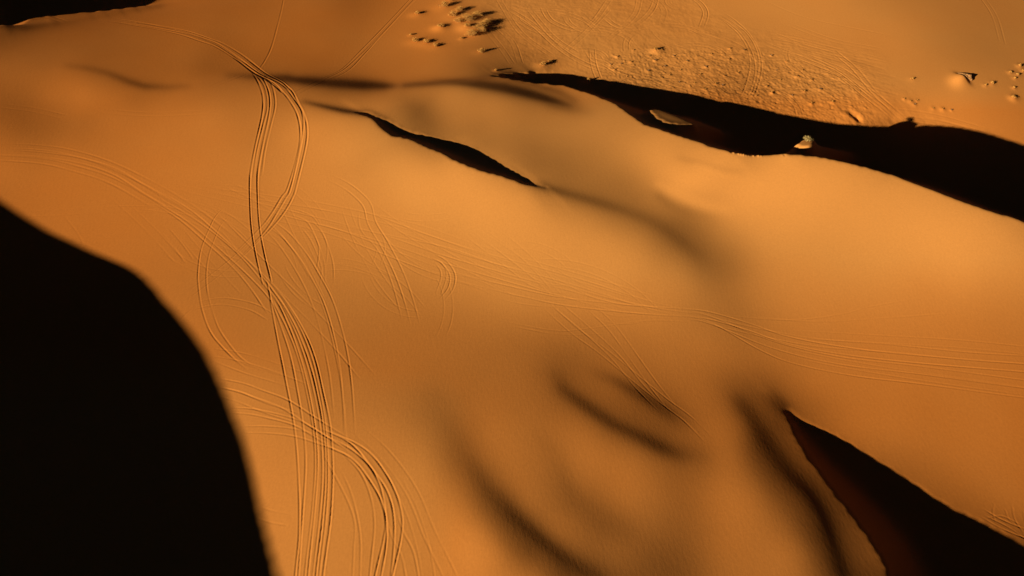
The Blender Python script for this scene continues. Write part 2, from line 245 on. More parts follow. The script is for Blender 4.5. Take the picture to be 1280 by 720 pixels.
# ------------------------------------------------------------------ wheel tracks: (depth m, offsets m across the track, way points as seen in the photograph)
P1=[-.8,.8]; P2=[-1.5,-.2,.5,1.8]; P0=[0.0]
TRACKS=[
 (.13,[-1.3,-.5,.35,1.3],[(134,25),(160,28),(181,31),(208,36),(235,42),(256,49),(275,57),(302,75),(322,91)]),
 (.24,[-1.2,-.45,.4,1.2],[(296,71),(322,91),(345,103),(358,114)]),
 (.17,[-.9,.1,1.0],[(345,103),(358,113),(368,127),(376,142),(379,161),(376,188),(364,235),(358,247),(346,267),(331,287),(302,317)]),
 (.06,[-.8,.8],[(331,287),(302,317),(269,344),(232,371)]),
 (.10,[-.9,.9],[(322,92),(333,103),(338,117),(339,135),(333,160),(326,190),(322,220)]),
 (.15,P1,[(318,88),(328,105),(333,122),(332,144),(324,181),(318,215),(317,240)]),
 (.30,P1,[(317,215),(317,240),(319,280),(325,317),(334,354)]),
 (.13,P0,[(334,348),(338,375),(346,420),(356,470),(368,535),(373,597),(374,665),(369,720),(366,780)]),
 (.11,P0,[(330,340),(335,358),(340,378),(350,405),(363,445),(372,490),(379,535),(382,581),(378,648),(373,720),(370,780)]),
 (.055,P1,[(0,190),(50,193),(101,201),(144,215),(185,240),(235,270)]),
 (.045,[-.7,.9],[(0,183),(40,184),(84,190),(134,205),(188,231),(240,262),(290,300)]),
 (.05,P1,[(-20,196),(50,201),(91,210),(140,226),(190,254)]),
 (.085,[-1.9,-.9,.2,1.1],[(190,243),(235,270),(269,297),(302,327),(329,357),(349,384)]),
 (.09,P0,[(336,360),(344,382),(357,408),(370,440),(381,480),(391,535),(394,581),(390,640),(381,720),(378,780)]),
 (.12,P0,[(332,358),(345,374),(360,405),(373,440),(384,480),(394,535),(397,581),(393,640),(385,720),(382,780)]),
 (.09,P0,[(334,355),(349,376),(366,408),(380,445),(391,485),(400,535),(403,590),(399,650),(391,720),(388,780)]),
 (.14,P0,[(336,356),(351,376),(369,408),(384,445),(395,485),(404,535),(407,590),(403,650),(395,720),(392,780)]),
 (.10,P0,[(340,357),(355,376),(374,408),(389,445),(399,485),(407,535),(410,590),(407,650),(399,720),(396,780)]),
 (.15,P0,[(342,358),(357,376),(378,410),(393,445),(404,490),(413,535),(416,590),(413,650),(404,720),(401,780)]),
 (.03,P1,[(262,440),(300,446),(340,458),(380,472)]),(.03,P1,[(268,446),(310,462),(350,474),(378,484)]),
 # right hand sweep
 (.055,P1,[(215,232),(300,252),(380,272),(430,285),(484,300),(548,322),(598,337),(665,356),(715,369),(766,383),(800,387),(850,391)]),
 (.05,P1,[(240,235),(330,247),(400,258),(457,270),(531,297),(598,319),(665,337),(732,356),(800,378),(850,391)]),
 (.05,P0,[(380,272),(440,285),(500,297),(560,310),(620,330),(690,352),(760,372),(820,385),(884,394)]),
 (.055,P1,[(300,262),(380,280),(430,294),(497,320),(564,344),(631,361),(699,376),(766,384),(810,388),(884,392)]),
 (.03,P1,[(320,240),(420,262),(520,285),(600,312),(680,335),(760,358),(820,376)]),
 (.07,P1,[(850,391),(884,394),(934,408),(984,425),(1051,438),(1135,448),(1280,460),(1340,466)]),
 (.06,P0,[(850,393),(890,404),(951,438),(994,455),(1068,470),(1152,480),(1280,497),(1340,503)]),
 (.06,P1,[(860,394),(888,400),(967,431),(1051,451),(1152,463),(1280,480),(1340,487)]),
 (.045,P1,[(870,396),(934,412),(1018,428),(1119,436),(1220,446),(1330,452)]),
 (.035,P0,[(890,393),(984,400),(1051,393),(1085,384),(1140,374)]),
 (.03,P0,[(940,396),(1020,402),(1100,398),(1180,392)]),
 (.03,P1,[(980,440),(1060,456),(1160,472),(1290,490)]),
 (.03,P1,[(990,418),(1100,424),(1200,430),(1300,440)]),
 # loops on the left of the slope
 (.09,P0,[(282,258),(270,270),(262,285),(252,310),(248,335),(248,356),(253,388),(265,418),(289,445),(309,462)]),
 (.06,P0,[(288,268),(276,282),(269,297),(261,320),(258,345),(260,368),(266,390),(276,415),(300,446),(325,462)]),
 (.09,[-.4,1.2],[(331,278),(350,291),(363,304),(377,322),(388,340),(406,374),(418,411),(426,448),(431,490),(434,545)]),
 (.05,[-.8,.8],[(318,270),(350,300),(378,342),(396,380),(408,420),(418,468),(424,520)]),
 (.06,P1,[(360,264),(375,268),(390,277),(403,304),(411,330),(412,354)]),
 (.05,P0,[(376,284),(387,298),(396,317),(402,336),(400,356)]),
 (.05,P1,[(384,278),(396,290),(404,310),(401,340)]),
 (.06,P1,[(238,384),(262,378),(285,377),(316,384),(338,396)]),
 (.035,P1,[(228,404),(242,390),(262,382)]),
 (.05,P0,[(255,250),(302,297),(336,331),(380,374),(426,421),(470,470)]),
 (.05,P0,[(280,296),(320,335),(353,368),(386,401),(423,441),(450,474)]),
 (.03,P1,[(141,243),(188,287),(228,331)]),
 (.04,P1,[(205,286),(222,306),(236,326)]),
 (.03,P1,[(20,268),(84,265),(151,261),(210,262)]),
 (.03,P0,[(80,270),(96,290),(104,305)]),
 (.08,[-.6,1.0],[(410,222),(430,232),(446,244),(458,258),(464,280),(480,307),(497,341),(509,374),(517,404)]),
 (.06,P0,[(448,262),(451,287),(473,314),(490,354),(502,398)]),
 (.10,[-.5,.5],[(541,320),(553,326),(562,336),(566,347),(563,361),(553,374)]),
 (.06,[-.5,.5],[(546,326),(554,338),(554,350),(548,367)]),
 (.03,P1,[(470,290),(476,310),(471,330)]),
 (.04,P1,[(675,374),(715,411),(752,438),(803,480),(833,504),(860,524),(887,551)]),
 (.04,P1,[(692,378),(728,408),(768,445),(800,484),(826,510)]),
 (.04,P1,[(739,384),(766,411),(793,448),(816,480),(838,508)]),
 (.03,P0,[(620,400),(692,413),(732,411),(806,401),(860,402)]),
 (.03,P0,[(640,408),(700,418),(760,417)]),
 # lower left bundle
 (.08,P1,[(270,478),(300,484),(322,492),(356,505),(390,527),(430,552)]),
 (.05,P1,[(274,490),(300,497),(330,509),(370,522)]),
 (.07,[-.5,.5],[(285,513),(310,514),(336,519),(369,528),(396,543),(430,565)]),
 (.05,[-.6,.6],[(300,537),(330,537),(363,540),(390,547),(420,560)]),
 (.15,[-1.0,-.2,.6,1.3],[(396,541),(430,556),(450,571),(467,592),(480,616),(487,645),(487,675),(480,720),(470,780)]),
 (.07,P0,[(428,566),(450,590),(463,620),(468,655),(464,700),(458,760)]),
 (.05,P0,[(425,585),(440,620),(450,668),(450,720),(448,780)]),
 (.05,P0,[(400,560),(440,640),(442,690),(438,760)]),
 (.03,P1,[(443,534),(480,567),(514,614),(537,668),(560,715),(580,760)]),
 (.045,P1,[(488,640),(497,668),(510,695),(518,740)]),
 (.03,P1,[(495,600),(515,640),(530,690),(538,740)]),
 (.03,P1,[(320,640),(340,646),(362,650)]),
 (.03,P0,[(430,500),(432,540),(436,580)]),
 # single trails at the top
 (.07,P0,[(356,-8),(352,12),(347,32),(339,60),(330,78),(321,90)]),
 (.09,[-.9,.4,1.2],[(530,-14),(515,0),(480,37),(453,65),(430,87),(406,99)]),
 (.05,P1,[(406,99),(370,117)]),
 (.03,P1,[(20,18),(60,24),(110,26),(150,30)]),
 (.05,P1,[(26,22),(50,19),(80,27)]),
 (.03,P1,[(130,139),(190,143),(260,140)]),
 (.03,P1,[(0,132),(40,137),(80,146)]),
 (.05,P1,[(262,110),(285,101),(305,93)]),
 # trails on the valley floor
 (.12,P1,[(678,8),(684,20),(694,29),(719,37),(738,30),(749,18),(764,-4)]),
 (.12,P1,[(821,-6),(816,10),(804,24),(786,35),(770,32),(756,22)]),
 (.10,P1,[(631,8),(665,30),(699,60),(732,80),(770,92)]),
 (.05,P1,[(616,30),(640,52),(650,78)]),
 (.04,P1,[(604,34),(625,58),(640,80)]),
 (.10,P1,[(862,-6),(876,5),(882,17),(877,34)]),
 (.08,[-1.6,-.6,.5,1.6],[(898,18),(915,29),(930,42),(942,62),(946,85),(940,112),(930,128)]),
 (.10,[-2,-.8,.6,1.8],[(1000,68),(1030,80),(1052,91),(1085,117),(1119,144)]),
 (.12,P1,[(1040,62),(1070,88),(1095,118),(1130,150)]),
 (.05,P0,[(945,-4),(1001,20),(1051,32),(1112,44)]),
 (.07,P1,[(1226,-6),(1243,20),(1253,54)]),
 (.09,P1,[(740,60),(742,80),(748,98)]),(.09,P1,[(728,72),(752,78),(775,92)]),
 (.08,P1,[(660,10),(690,45),(720,66)]),(.08,P1,[(700,70),(735,38),(760,12)]),
 (.07,P1,[(800,-4),(792,20),(760,50)]),(.07,P1,[(640,20),(668,38),(700,42),(740,36)]),
 (.07,P1,[(770,108),(800,96),(830,104)]),(.06,P1,[(620,-6),(650,40),(690,70)]),
 (.06,P1,[(985,30),(1040,50),(1100,62)]),(.06,P1,[(960,40),(1020,62),(1080,74)]),
 (.06,P1,[(950,52),(1000,72),(1060,96)]),(.07,P1,[(1130,148),(1180,155),(1240,170)]),
 (.06,P1,[(1110,138),(1170,146),(1230,162)]),
 # churned sand at the lower right rim
 (.06,P1,[(1226,640),(1246,652),(1268,662),(1290,670)]),(.05,P0,[(1243,630),(1241,640),(1244,652)]),(.05,P1,[(1272,634),(1275,650),(1284,664)]),
 (.05,P0,[(1234,648),(1252,645),(1274,655)]),(.04,P0,[(1256,636),(1262,650),(1278,662)]),(.05,P0,[(1230,644),(1262,660),(1284,676)]),
]
# small bushes (x, y, width m, height m, mound height m, kind) as seen in the photograph
BUSHES=[
 (575, 14, 3.74, 1.36, 0.13), (597, 21, 4.03, 1.44, 0.23), (603, 34, 4.31, 1.36, 0.18), (584, 36, 2.88, 0.96, 0.59),
 (597, 38, 3.74, 1.2, 0.09), (555, 9, 3.73, 1.74, 0.31), (562, 1, 3.1, 1.62, 0.25), (522, 18, 2.48, 0.7, 0.28),
 (566, 20, 3.88, 1.39, 0.19), (584, 26, 5.05, 1.51, 0.31), (573, 29, 3.29, 1.16, 0.19), (551, 35, 2.48, 0.52, 0.63),
 (609, 30, 3.88, 1.39, 0.13), (590, 45, 5.05, 1.51, 0.19), (602, 41, 3.88, 1.39, 0.19), (519, 52, 2.79, 0.81, 0.19),
 (533, 54, 2.79, 0.93, 0.25), (545, 58, 2.48, 0.93, 0.13), (602, 65, 2.79, 0.93, 0.13), (577, 49, 0.99, 0.48, 0.12),
 (514, 44, 1.1, 0.6, 0.12), (620, 89, 0.99, 0.48, 0.12), (678, 82, 2.2, 0.96, 0.36), (687, 78, 1.32, 0.72, 0.12),
 (736, 99, 1.65, 1.08, 0.24), (819, 64, 1.54, 0.72, 0.48), (1140, 99, 1.14, 0.51, 0.07), (1231, 107, 0.79, 0.51, 0.14),
 (1239, 105, 1.14, 0.71, 0.14), (1274, 83, 1.14, 0.61, 0.22), (1262, 91, 0.88, 0.51, 0.14), (1271, 94, 1.14, 0.61, 0.14),
 (1268, 98, 0.79, 0.41, 0.14), (1278, 89, 0.79, 0.41, 0.14), (1267, 110, 0.79, 0.41, 0.14), (1266, 123, 1.32, 0.51, 0.36),
 (1006, 181, 2.6, 1.2, 0.2), (1016, 171, 1.98, 1.08, 0.24)]
TUFTS=[(819,76),(788,78),(771,71),(763,81),(792,63),(768,87),(810,89),(837,94),(827,84),(849,103),(857,77),(827,63),(859,77),
 (911,74),(912,61),(930,63),(875,93),(894,105),(831,83),(868,104),(881,112),(964,70),(1003,88),(1005,115),(971,88),(964,116),(922,91),
 (903,107),(1014,130),(1014,100),(882,84),(1166,136),(1178,137),(1189,138),(1130,124),(1138,127),(1143,131),(1146,126),(783,96),(800,101),
 (975,100),(958,108),(990,120),(1040,128),(889,68),(842,70),(905,95),(945,120),(1025,112),(812,70),(850,88),(777,80),(996,96),(983,77)]
LUMPS=[(913+i*3.1,192.6+4.8*(1-math.exp(-i/4.0))) for i in range(13)]+[(976,198),(979,198.5)]
VALLEY=[(600,-20),(640,-40),(850,-40),(880,8),(930,36),(1010,48),(1095,66),(1112,100),(1160,140),(1290,190),(1290,200),(1060,165),(850,122),(712,94),(668,84),(640,66),(606,30)]
ROUGH=[(762,64),(850,60),(960,66),(1050,90),(1090,118),(1100,152),(1060,160),(850,120),(752,100)]

def catmull(P,n=8):
    P=np.array(P,float)
    if len(P)<3: return np.array([P[0]+(P[-1]-P[0])*t for t in np.linspace(0,1,n*2)])
    Q=np.vstack([2*P[0]-P[1],P,2*P[-1]-P[-2]]); out=[]
    for i in range(1,len(Q)-2):
        for t in np.linspace(0,1,n,endpoint=False):
            a,b,c,d=Q[i-1],Q[i],Q[i+1],Q[i+2]
            out.append(.5*((2*b)+(c-a)*t+(2*a-5*b+4*c-d)*t*t+(3*b-a-3*c+d)*t**3))
    out.append(P[-1]); return np.array(out)

def bspline(A,fx,fy):
    ix=np.clip(np.floor(fx).astype(np.int32),1,A.shape[1]-3); iy=np.clip(np.floor(fy).astype(np.int32),1,A.shape[0]-3)
    tx=np.clip(fx-ix,0,1); ty=np.clip(fy-iy,0,1)
    def w(t): return ((1-t)**3/6,(3*t**3-6*t*t+4)/6,(-3*t**3+3*t*t+3*t+1)/6,t**3/6)
    wx,wy=w(tx),w(ty); o=np.zeros(fx.shape)
    for j in range(4):
        r=np.zeros(fx.shape)
        for i in range(4): r+=wx[i]*A[iy-1+j,ix-1+i]
        o+=wy[j]*r
    return o

def value_noise(X,Y,scale,seed):
    rs=np.random.RandomState(seed); T=rs.rand(256,256)
    x=X/scale+1000.37; y=Y/scale+1000.71
    ix=np.floor(x).astype(np.int64); iy=np.floor(y).astype(np.int64); tx=x-ix; ty=y-iy
    tx=tx*tx*(3-2*tx); ty=ty*ty*(3-2*ty)
    g=lambda a,b:T[(iy+b)%256,(ix+a)%256]
    return (g(0,0)*(1-tx)+g(1,0)*tx)*(1-ty)+(g(0,1)*(1-tx)+g(1,1)*tx)*ty-.5

DEBUG=False
def carve(us,vs,h,mk):
    """under each sun ray that skims a crest, drop a slip face and a floor; keep crest and shadow end on one ray"""
    s=us[1]-us[0]; n=len(vs); runs=[]
    for j in range(n):
        m=mk[j]>0.5
        if not m.any(): continue
        e=np.flatnonzero(np.diff(np.r_[0,m.astype(int),0]))
        for a,b in zip(e[::2],e[1::2]):
            def cross(i0,i1):
                q0,q1=mk[j,i0],mk[j,i1]; return us[i0]+(us[i1]-us[i0])*(0.5-q0)/(q1-q0+1e-9)
            ua=cross(a-1,a) if a>0 else us[a]; ub=cross(b-1,b) if b<len(us) else us[b-1]
            # crest and end heights taken a little outside the smoothed bend
            ea=np.interp(ua-1.0,us,h[j])+1.0*(np.interp(ua-1,us,h[j])-np.interp(ua-3,us,h[j]))/2
            eb=np.interp(ub+1.0,us,h[j])-1.0*(np.interp(ub+3,us,h[j])-np.interp(ub+1,us,h[j]))/2
            runs.append((j,a,b,ua,ub,ea,eb))
    def smooth_b(A):                       # what the cubic B-spline surface does to the lattice
        B=np.pad(A,1,mode='edge'); B=(B[:-2]+4*B[1:-1]+B[2:])/6; return (B[:,:-2]+4*B[:,1:-1]+B[:,2:])/6
    extra={}
    def blur_v(A,sg):
        r=int(3*sg); k=np.exp(-0.5*(np.arange(-r,r+1)/sg)**2); k/=k.sum(); B=np.pad(A,((r,r),(0,0)),mode='edge'); return sum(k[i]*B[i:i+A.shape[0]] for i in range(2*r+1))
    out=h
    for it in range(7):
        defi=np.zeros_like(h); wsum=np.zeros_like(h)
        for q,(j,a,b,ua,ub,ea,eb) in enumerate(runs):
            if it==0: cap=np.clip((ub-ua)/30,.15,3.0); extra[q]=np.clip(eb+TE*(ub-ua)-ea,-cap,cap)
            i0=max(0,a-int(40/s)); U=us[i0:b]
            w=np.where(U<ua,np.exp(-((ua-U)/16)**2),np.clip(1-(U-ua)/max(1.0,min(9.0,.6*(ub-ua))),0,1))
            defi[j,i0:b]+=extra[q]*w*w; wsum[j,i0:b]+=w
        lift=blur_v(defi,6)/(blur_v(wsum,6)+.08)
        out=h+lift
        dep=np.zeros_like(h); line=out.copy()
        for (j,a,b,ua,ub,ea,eb) in runs:
            U=us[a:b]
            d1=.31*(U-ua); d2=.265*(ub-U); dep[j,a:b]=np.minimum(d1,d2)+.12*np.minimum(1,(U-ua)/1.2)*np.clip((ub-U)/6,0,1)
            l=eb+TE*(ub-U); k=np.clip((U-ua)/8,0,1); line[j,a:b]=out[j,a:b]*(1-k)+l*k
        wgt=np.clip(dep/0.9,0,1); r=blur(dep,1.6); dep=dep*(1-wgt)+r*wgt
        lb=blur_v(line,1.5); line=line*(1-wgt)+lb*wgt
        res=line-dep; S=smooth_b(res)
        # where the sun ray over the crest really lands
        Hz=np.maximum.accumulate(S+TE*us[None],axis=1)-TE*us[None]
        errs=[]
        for q,(j,a,b,ua,ub,ea,eb) in enumerate(runs):
            i=min(int(round((ub-us[0])/s)),len(us)-1); ic=min(int(round((ua-us[0])/s))+2,len(us)-1)
            gap=Hz[j,ic]-TE*(us[i]-us[ic])-S[j,i]-.02
            errs.append(gap)
            if ub-ua>3: cap=np.clip((ub-ua)/30,.15,3.0); extra[q]=np.clip(extra[q]-.7*gap,-cap,cap)
        errs=np.array(errs)
        if DEBUG: print('carve',it,'med',np.median(errs),'pct',np.percentile(errs,[5,25,75,95]).round(2),'mean',errs.mean(),'abs',np.abs(errs).mean(),'max',np.abs(errs).max())
    return res

def build_surface():
    us,vs,X,Y,h,mk,lf,ok,px,py=solve_terrain()
    s=us[1]-us[0]
    base=h.copy()
    def hb(x,y,A):
        return bil(A,((x*cA+y*sA)-U0)/s,((-x*sA+y*cA)-V0)/(vs[1]-vs[0]))
    def unproj(P,A):
        P=np.atleast_2d(np.array(P,float)); X_=(P[:,0]-640)/FPX; Uu=(360-P[:,1])/FPX
        dx,dy,dz=X_,cP+Uu*sP,-sP+Uu*cP; z=np.zeros(len(P))
        for i in range(25):
            t=(CAMZ-z)/-dz; z=.5*z+.5*hb(dx*t,dy*t,A)
        t=(CAMZ-z)/-dz
        return np.stack([dx*t,dy*t,z],1)
    h=carve(us,vs,h,mk)
    # the tall dune beyond the left of the frame that shades the lower left
    E=unproj(SH_LEFT_EDGE,base); Ev=-E[:,0]*sA+E[:,1]*cA; Eu=E[:,0]*cA+E[:,1]*sA
    o=np.argsort(Ev); Ev,Eu,Ez=Ev[o],Eu[o],E[o,2]
    Vg=vs; ue=np.interp(Vg,Ev,Eu); ze=np.interp(Vg,Ev,Ez)
    k=np.exp(-.5*(np.arange(-6,7)/2.5)**2); k/=k.sum()
    ue=np.convolve(np.pad(ue,6,mode='edge'),k,'valid'); ze=np.convolve(np.pad(ze,6,mode='edge'),k,'valid')
    fade=np.clip((Vg-Ev[0]+90)/70,0,1)*np.clip((Ev[-1]+25-Vg)/25,0,1); fade=fade*fade*(3-2*fade)
    T=(74+6*np.sin(Vg/31.0+1))*(.05+.95*fade)
    for j in range(len(vs)):
        if fade[j]<=0: continue
        uc=ue[j]-T[j]; zc=ze[j]+TE*T[j]
        g0=h[j]; U=us
        slip=zc-.62*(U-uc)-.003*0; wind=zc-(uc-U)*.26
        wind=zc-.26*(uc-U)*np.clip((uc-U)/(12+uc-U+1e-6),0,1)
        prof=np.where(U<uc,wind,slip)
        kk=1.2; m=np.maximum(g0,prof); d=np.abs(g0-prof); sm=m+kk*.25*np.clip(1-d/kk,0,1)**2
        # never let the fillet rise into the light near the rim
        h[j]=np.where(U>ue[j]-8,g0,sm)
    return us,vs,h,base,mk,unproj

def hit_axis():
    xs=[0.0]; x=0
    while x<800:
        st=.12 if x<62 else .15 if x<95 else (.22 if x<190 else min(40,.22+(x-190)*.06)); x+=st; xs.append(x)
    x=np.array(xs); x=np.r_[-x[:0:-1],x]; x=np.r_[-9000,-4000,-2000,-1200,x,1200,2000,4000,9000]
    ys=[28.0]; y=28.0
    while y<900:
        st=.12 if y<70 else (.12+(y-70)*.0012 if y<260 else min(40,.35+(y-260)*.06)); y+=st; ys.append(y)
    lo=[28.0]; y=28.0
    while y>-700: y-=min(40,.2+(28-y)*.07); lo.append(y)
    y=np.r_[np.array(lo[:0:-1]),np.array(ys)]; y=np.r_[-9000,-3000,-1400,y,1400,2200,4000,9000]
    return x,y

def fine_mesh():
    us,vs,h,base,mk,unproj=build_surface()
    gx,gy=hit_axis(); s=us[1]-us[0]; sv=vs[1]-vs[0]
    X,Y=np.meshgrid(gx,gy)
    U=X*cA+Y*sA; V=-X*sA+Y*cA
    Z=bspline(h,(U-U0)/s,(V-V0)/sv)
    # hand over to broad open dunes outside the solved field
    e=np.minimum(np.minimum(U-U0,U1-U),np.minimum(V-V0,V1-V)); f=np.clip(e/60,0,1); f=f*f*(3-2*f)
    far=9*np.sin(U/70+1.3*np.sin(V/110))*np.clip(np.hypot(X,Y-120)/300-.6,0,1)+5*value_noise(X,Y,90,5)
    Z=Z*f+far*(1-f)
    # projected position only to find where the churned valley sand lies
    px,py=project(X,Y,Z); vis=(px>-60)&(px<1340)&(py>-60)&(py<780)&(Y>20)
    def region(poly,soft):
        q=unproj(poly,base)[:,:2]; sx=np.arange(-20,240,1.0); sy=np.arange(100,300,1.0); A,B=np.meshgrid(sx,sy)
        m=blur(inside([tuple(v) for v in q],A,B).astype(float),soft)
        fx=(X+20); fy=(Y-100); okk=(fx>=0)&(fx<len(sx)-1)&(fy>=0)&(fy<len(sy)-1)
        return np.where(okk,bil(m,np.clip(fx,0,len(sx)-1.01),np.clip(fy,0,len(sy)-1.01)),0)
    shade=bil(np.clip(mk,0,1),np.clip((U-U0)/s,0,len(us)-1.01),np.clip((V-V0)/sv,0,len(vs)-1.01))
    va=region(VALLEY,3.0); ro=region(ROUGH,2.5)
    Z+=va*(.04*value_noise(X,Y,1.3,1)+.03*value_noise(X,Y,.6,2)+.10*value_noise(U,V*1.6,4.5,3))
    Z+=ro*(.08*value_noise(X,Y,1.1,4)+.09*value_noise(X,Y,.5,8)+.22*np.clip(value_noise(X,Y,2.6,6)-.12,0,1))
    # soft wind relief everywhere
    Z+=(.03*value_noise(U,V,9,11)+.008*value_noise(U,V*1.5,4,12))*(1-shade)*f
    def stamp(x,y,r,fn):
        i0,i1=np.searchsorted(gx,[x-r,x+r]); j0,j1=np.searchsorted(gy,[y-r,y+r])
        if i1<=i0 or j1<=j0: return
        Z[j0:j1,i0:i1]+=fn(X[j0:j1,i0:i1]-x,Y[j0:j1,i0:i1]-y)
    info={'gx':gx,'gy':gy}
    # mounds under bushes
    rs=np.random.RandomState(4)
    for b in BUSHES:
        x,y,z=unproj(b[:2],base)[0]; w,mh=b[2],b[4]
        stamp(x,y,w*2.5,lambda a,c,mh=mh,w=w: mh*np.exp(-((a*cA+c*sA)/np.where(a*cA+c*sA>0,w*1.2,w*.95))**2-((-a*sA+c*cA)/(w*.85))**2))
    for t in TUFTS:
        x,y,z=unproj(t,base)[0]; hh=rs.uniform(.05,.22); r=rs.uniform(.35,.8)
        stamp(x,y,3,lambda a,c,hh=hh,r=r: hh*np.exp(-(a*a+c*c)/(r*r)))
    for i in range(220):
        tx=rs.uniform(752,1095); ty=rs.uniform(62,152)
        if not inside(ROUGH,np.array(tx),np.array(ty)): continue
        x,y,z=unproj((tx,ty),base)[0]; hh=rs.uniform(-.12,.12); r=rs.uniform(.2,.65)
        stamp(x,y,2.5,lambda a,c,hh=hh,r=r: hh*np.exp(-(a*a+c*c)/(r*r)))
    for l in LUMPS:
        x,y,z=unproj((l[0],l[1]+1.0),base)[0]; hh=rs.uniform(-.2,.22)
        stamp(x,y,1.2,lambda a,c,hh=hh: hh*np.exp(-((a/.22)**2+(c/.3)**2)))
    # hollow with churned rim beside the long shadow
    for (qx,qy,d_,r) in ((1071,147,-.38,.8),(1066,143,-.22,.9),(1075,150,-.25,.7),(1062,140,-.15,.8),(1060,146,.22,1.6),(1078,146,.15,.8),(1068,150,.12,.7)):
        x,y,z=unproj((qx,qy),base)[0]; stamp(x,y,6,lambda a,c,d_=d_,r=r: d_*np.exp(-(a*a+c*c*.5)/(r*r)))
    # hump carrying the lone rock
    x,y,z=unproj((1201,100),base)[0]; stamp(x,y,12,lambda a,c: 1.3*np.exp(-((a*cA+c*sA)/np.where(a*cA+c*sA>0,1.3,3.0))**2-((-a*sA+c*cA)/2.0)**2))
    # tracks
    T=np.zeros(X.shape,np.float32)
    rt=np.random.RandomState(21); EXTRA=[]
    for i in range(46):
        cx=rt.uniform(640,1080); cy=rt.uniform(-10,130); an=rt.uniform(-.5,1.2); Ln=rt.uniform(25,80); bend=rt.uniform(-.9,.9)
        pts=[(cx+Ln*u*math.cos(an+bend*u),cy+.5*Ln*u*math.sin(an+bend*u)) for u in (-1,-.6,-.2,.2,.6,1)]
        if all(inside(VALLEY,np.array(p[0]),np.array(p[1])) for p in pts): EXTRA.append((rt.uniform(.04,.075),P1,pts))
    FA=[(150,228),(330,225),(560,262),(800,355),(840,400),(620,402),(520,430),(420,440),(300,400),(240,380)]
    for i in range(90):
        cx=rt.uniform(160,800); cy=rt.uniform(230,420); an=rt.normal(.42,.22) if i%4 else rt.uniform(.8,1.9); Ln=rt.uniform(25,95); bend=rt.uniform(-.35,.35)
        pts=[(cx+Ln*u*math.cos(an+bend*u),cy+Ln*u*math.sin(an+bend*u)) for u in (-1,-.6,-.2,.2,.6,1)]
        if all(inside(FA,np.array(p[0]),np.array(p[1])) for p in pts): EXTRA.append((rt.uniform(.014,.034),P1,pts))
    for i in range(15):
        o_=i*3.1; EXTRA.append((rt.uniform(.03,.06),P1,[(958+o_*.6+rt.uniform(-8,8),40+o_),(1000+o_*.5,48+o_*1.05),(1050+o_*.4,60+o_*1.1),(1100+rt.uniform(-10,14)+o_*.4,74+o_*1.15)]))
    for ti,(dep,offs,P) in enumerate(TRACKS+EXTRA):
        Q=catmull(P,8); G=unproj(Q,base)[:,:2]
        tg=np.gradient(G,axis=0); tg/=np.linalg.norm(tg,axis=1)[:,None]+1e-9; nm=np.stack([-tg[:,1],tg[:,0]],1)
        wv=rs.uniform(0,6)
        for oi,off in enumerate(offs):
            acc={}
            a=.115 if G[:,1].mean()<110 else .19
            jit=.3*np.sin(np.arange(len(G))/11.0+wv+oi*2.1)+.12*np.sin(np.arange(len(G))/4.3+oi*4+wv) if len(offs)>2 else 0
            L=G+nm*(off+jit)[:,None] if len(offs)>2 else G+nm*off
            # bounding window
            i0,i1=np.searchsorted(gx,[L[:,0].min()-1.2,L[:,0].max()+1.2]); j0,j1=np.searchsorted(gy,[L[:,1].min()-1.2,L[:,1].max()+1.2])
            if i1<=i0 or j1<=j0: continue
            win=np.full((j1-j0,i1-i0),9.0,np.float32); amp=np.zeros_like(win)
            n=len(L)
            for k in range(n-1):
                p,q=L[k],L[k+1]
                a0,a1=np.searchsorted(gx,[min(p[0],q[0])-1.,max(p[0],q[0])+1.]); b0,b1=np.searchsorted(gy,[min(p[1],q[1])-1.,max(p[1],q[1])+1.])
                a0=max(a0,i0);a1=min(a1,i1);b0=max(b0,j0);b1=min(b1,j1)
                if a1<=a0 or b1<=b0: continue
                xx=X[b0:b1,a0:a1]; yy=Y[b0:b1,a0:a1]; d=q-p; LL=(d**2).sum()+1e-12
                t=np.clip(((xx-p[0])*d[0]+(yy-p[1])*d[1])/LL,0,1)
                dd=np.hypot(xx-p[0]-t*d[0],yy-p[1]-t*d[1])
                w_=win[b0-j0:b1-j0,a0-i0:a1-i0]; am=amp[b0-j0:b1-j0,a0-i0:a1-i0]
                m=dd<w_; w_[m]=dd[m]
                g=min(1,(k+.5)/(n*.15),(n-k-.5)/(n*.15)); wob=.78+.22*math.sin(k*.23+wv*3+oi*2.3)+.12*math.sin(k*.9+wv+oi)-(.25 if dep<.07 and math.sin(k*.16+wv*5+oi)>.5 else 0); am[m]=g*wob
            sh_=1-.0*win
            T[j0:j1,i0:i1]+=amp*dep*TRK*(-np.exp(-(win/a)**2)+.36*np.exp(-((win-1.75*a)/(.6*a))**2))
    Z+=.11*np.tanh(T/.11)
    return gx,gy,X,Y,Z,unproj,base
# ------------------------------------------------------------------ Blender scene
import bpy, bmesh, random
from mathutils import Vector, Matrix, noise as mnoise
sc=bpy.context.scene; COL=sc.collection
gx,gy,X,Y,Z,unproj,base=fine_mesh()
def ground(x,y):
    i=int(np.clip(np.searchsorted(gx,x)-1,0,len(gx)-2)); j=int(np.clip(np.searchsorted(gy,y)-1,0,len(gy)-2))
    tx=(x-gx[i])/(gx[i+1]-gx[i]); ty=(y-gy[j])/(gy[j+1]-gy[j])
    return float((Z[j,i]*(1-tx)+Z[j,i+1]*tx)*(1-ty)+(Z[j+1,i]*(1-tx)+Z[j+1,i+1]*tx)*ty)

def new_mat(name):
    m=bpy.data.materials.new(name); m.use_nodes=True; nt=m.node_tree
    b=nt.nodes['Principled BSDF']; return m,nt,b
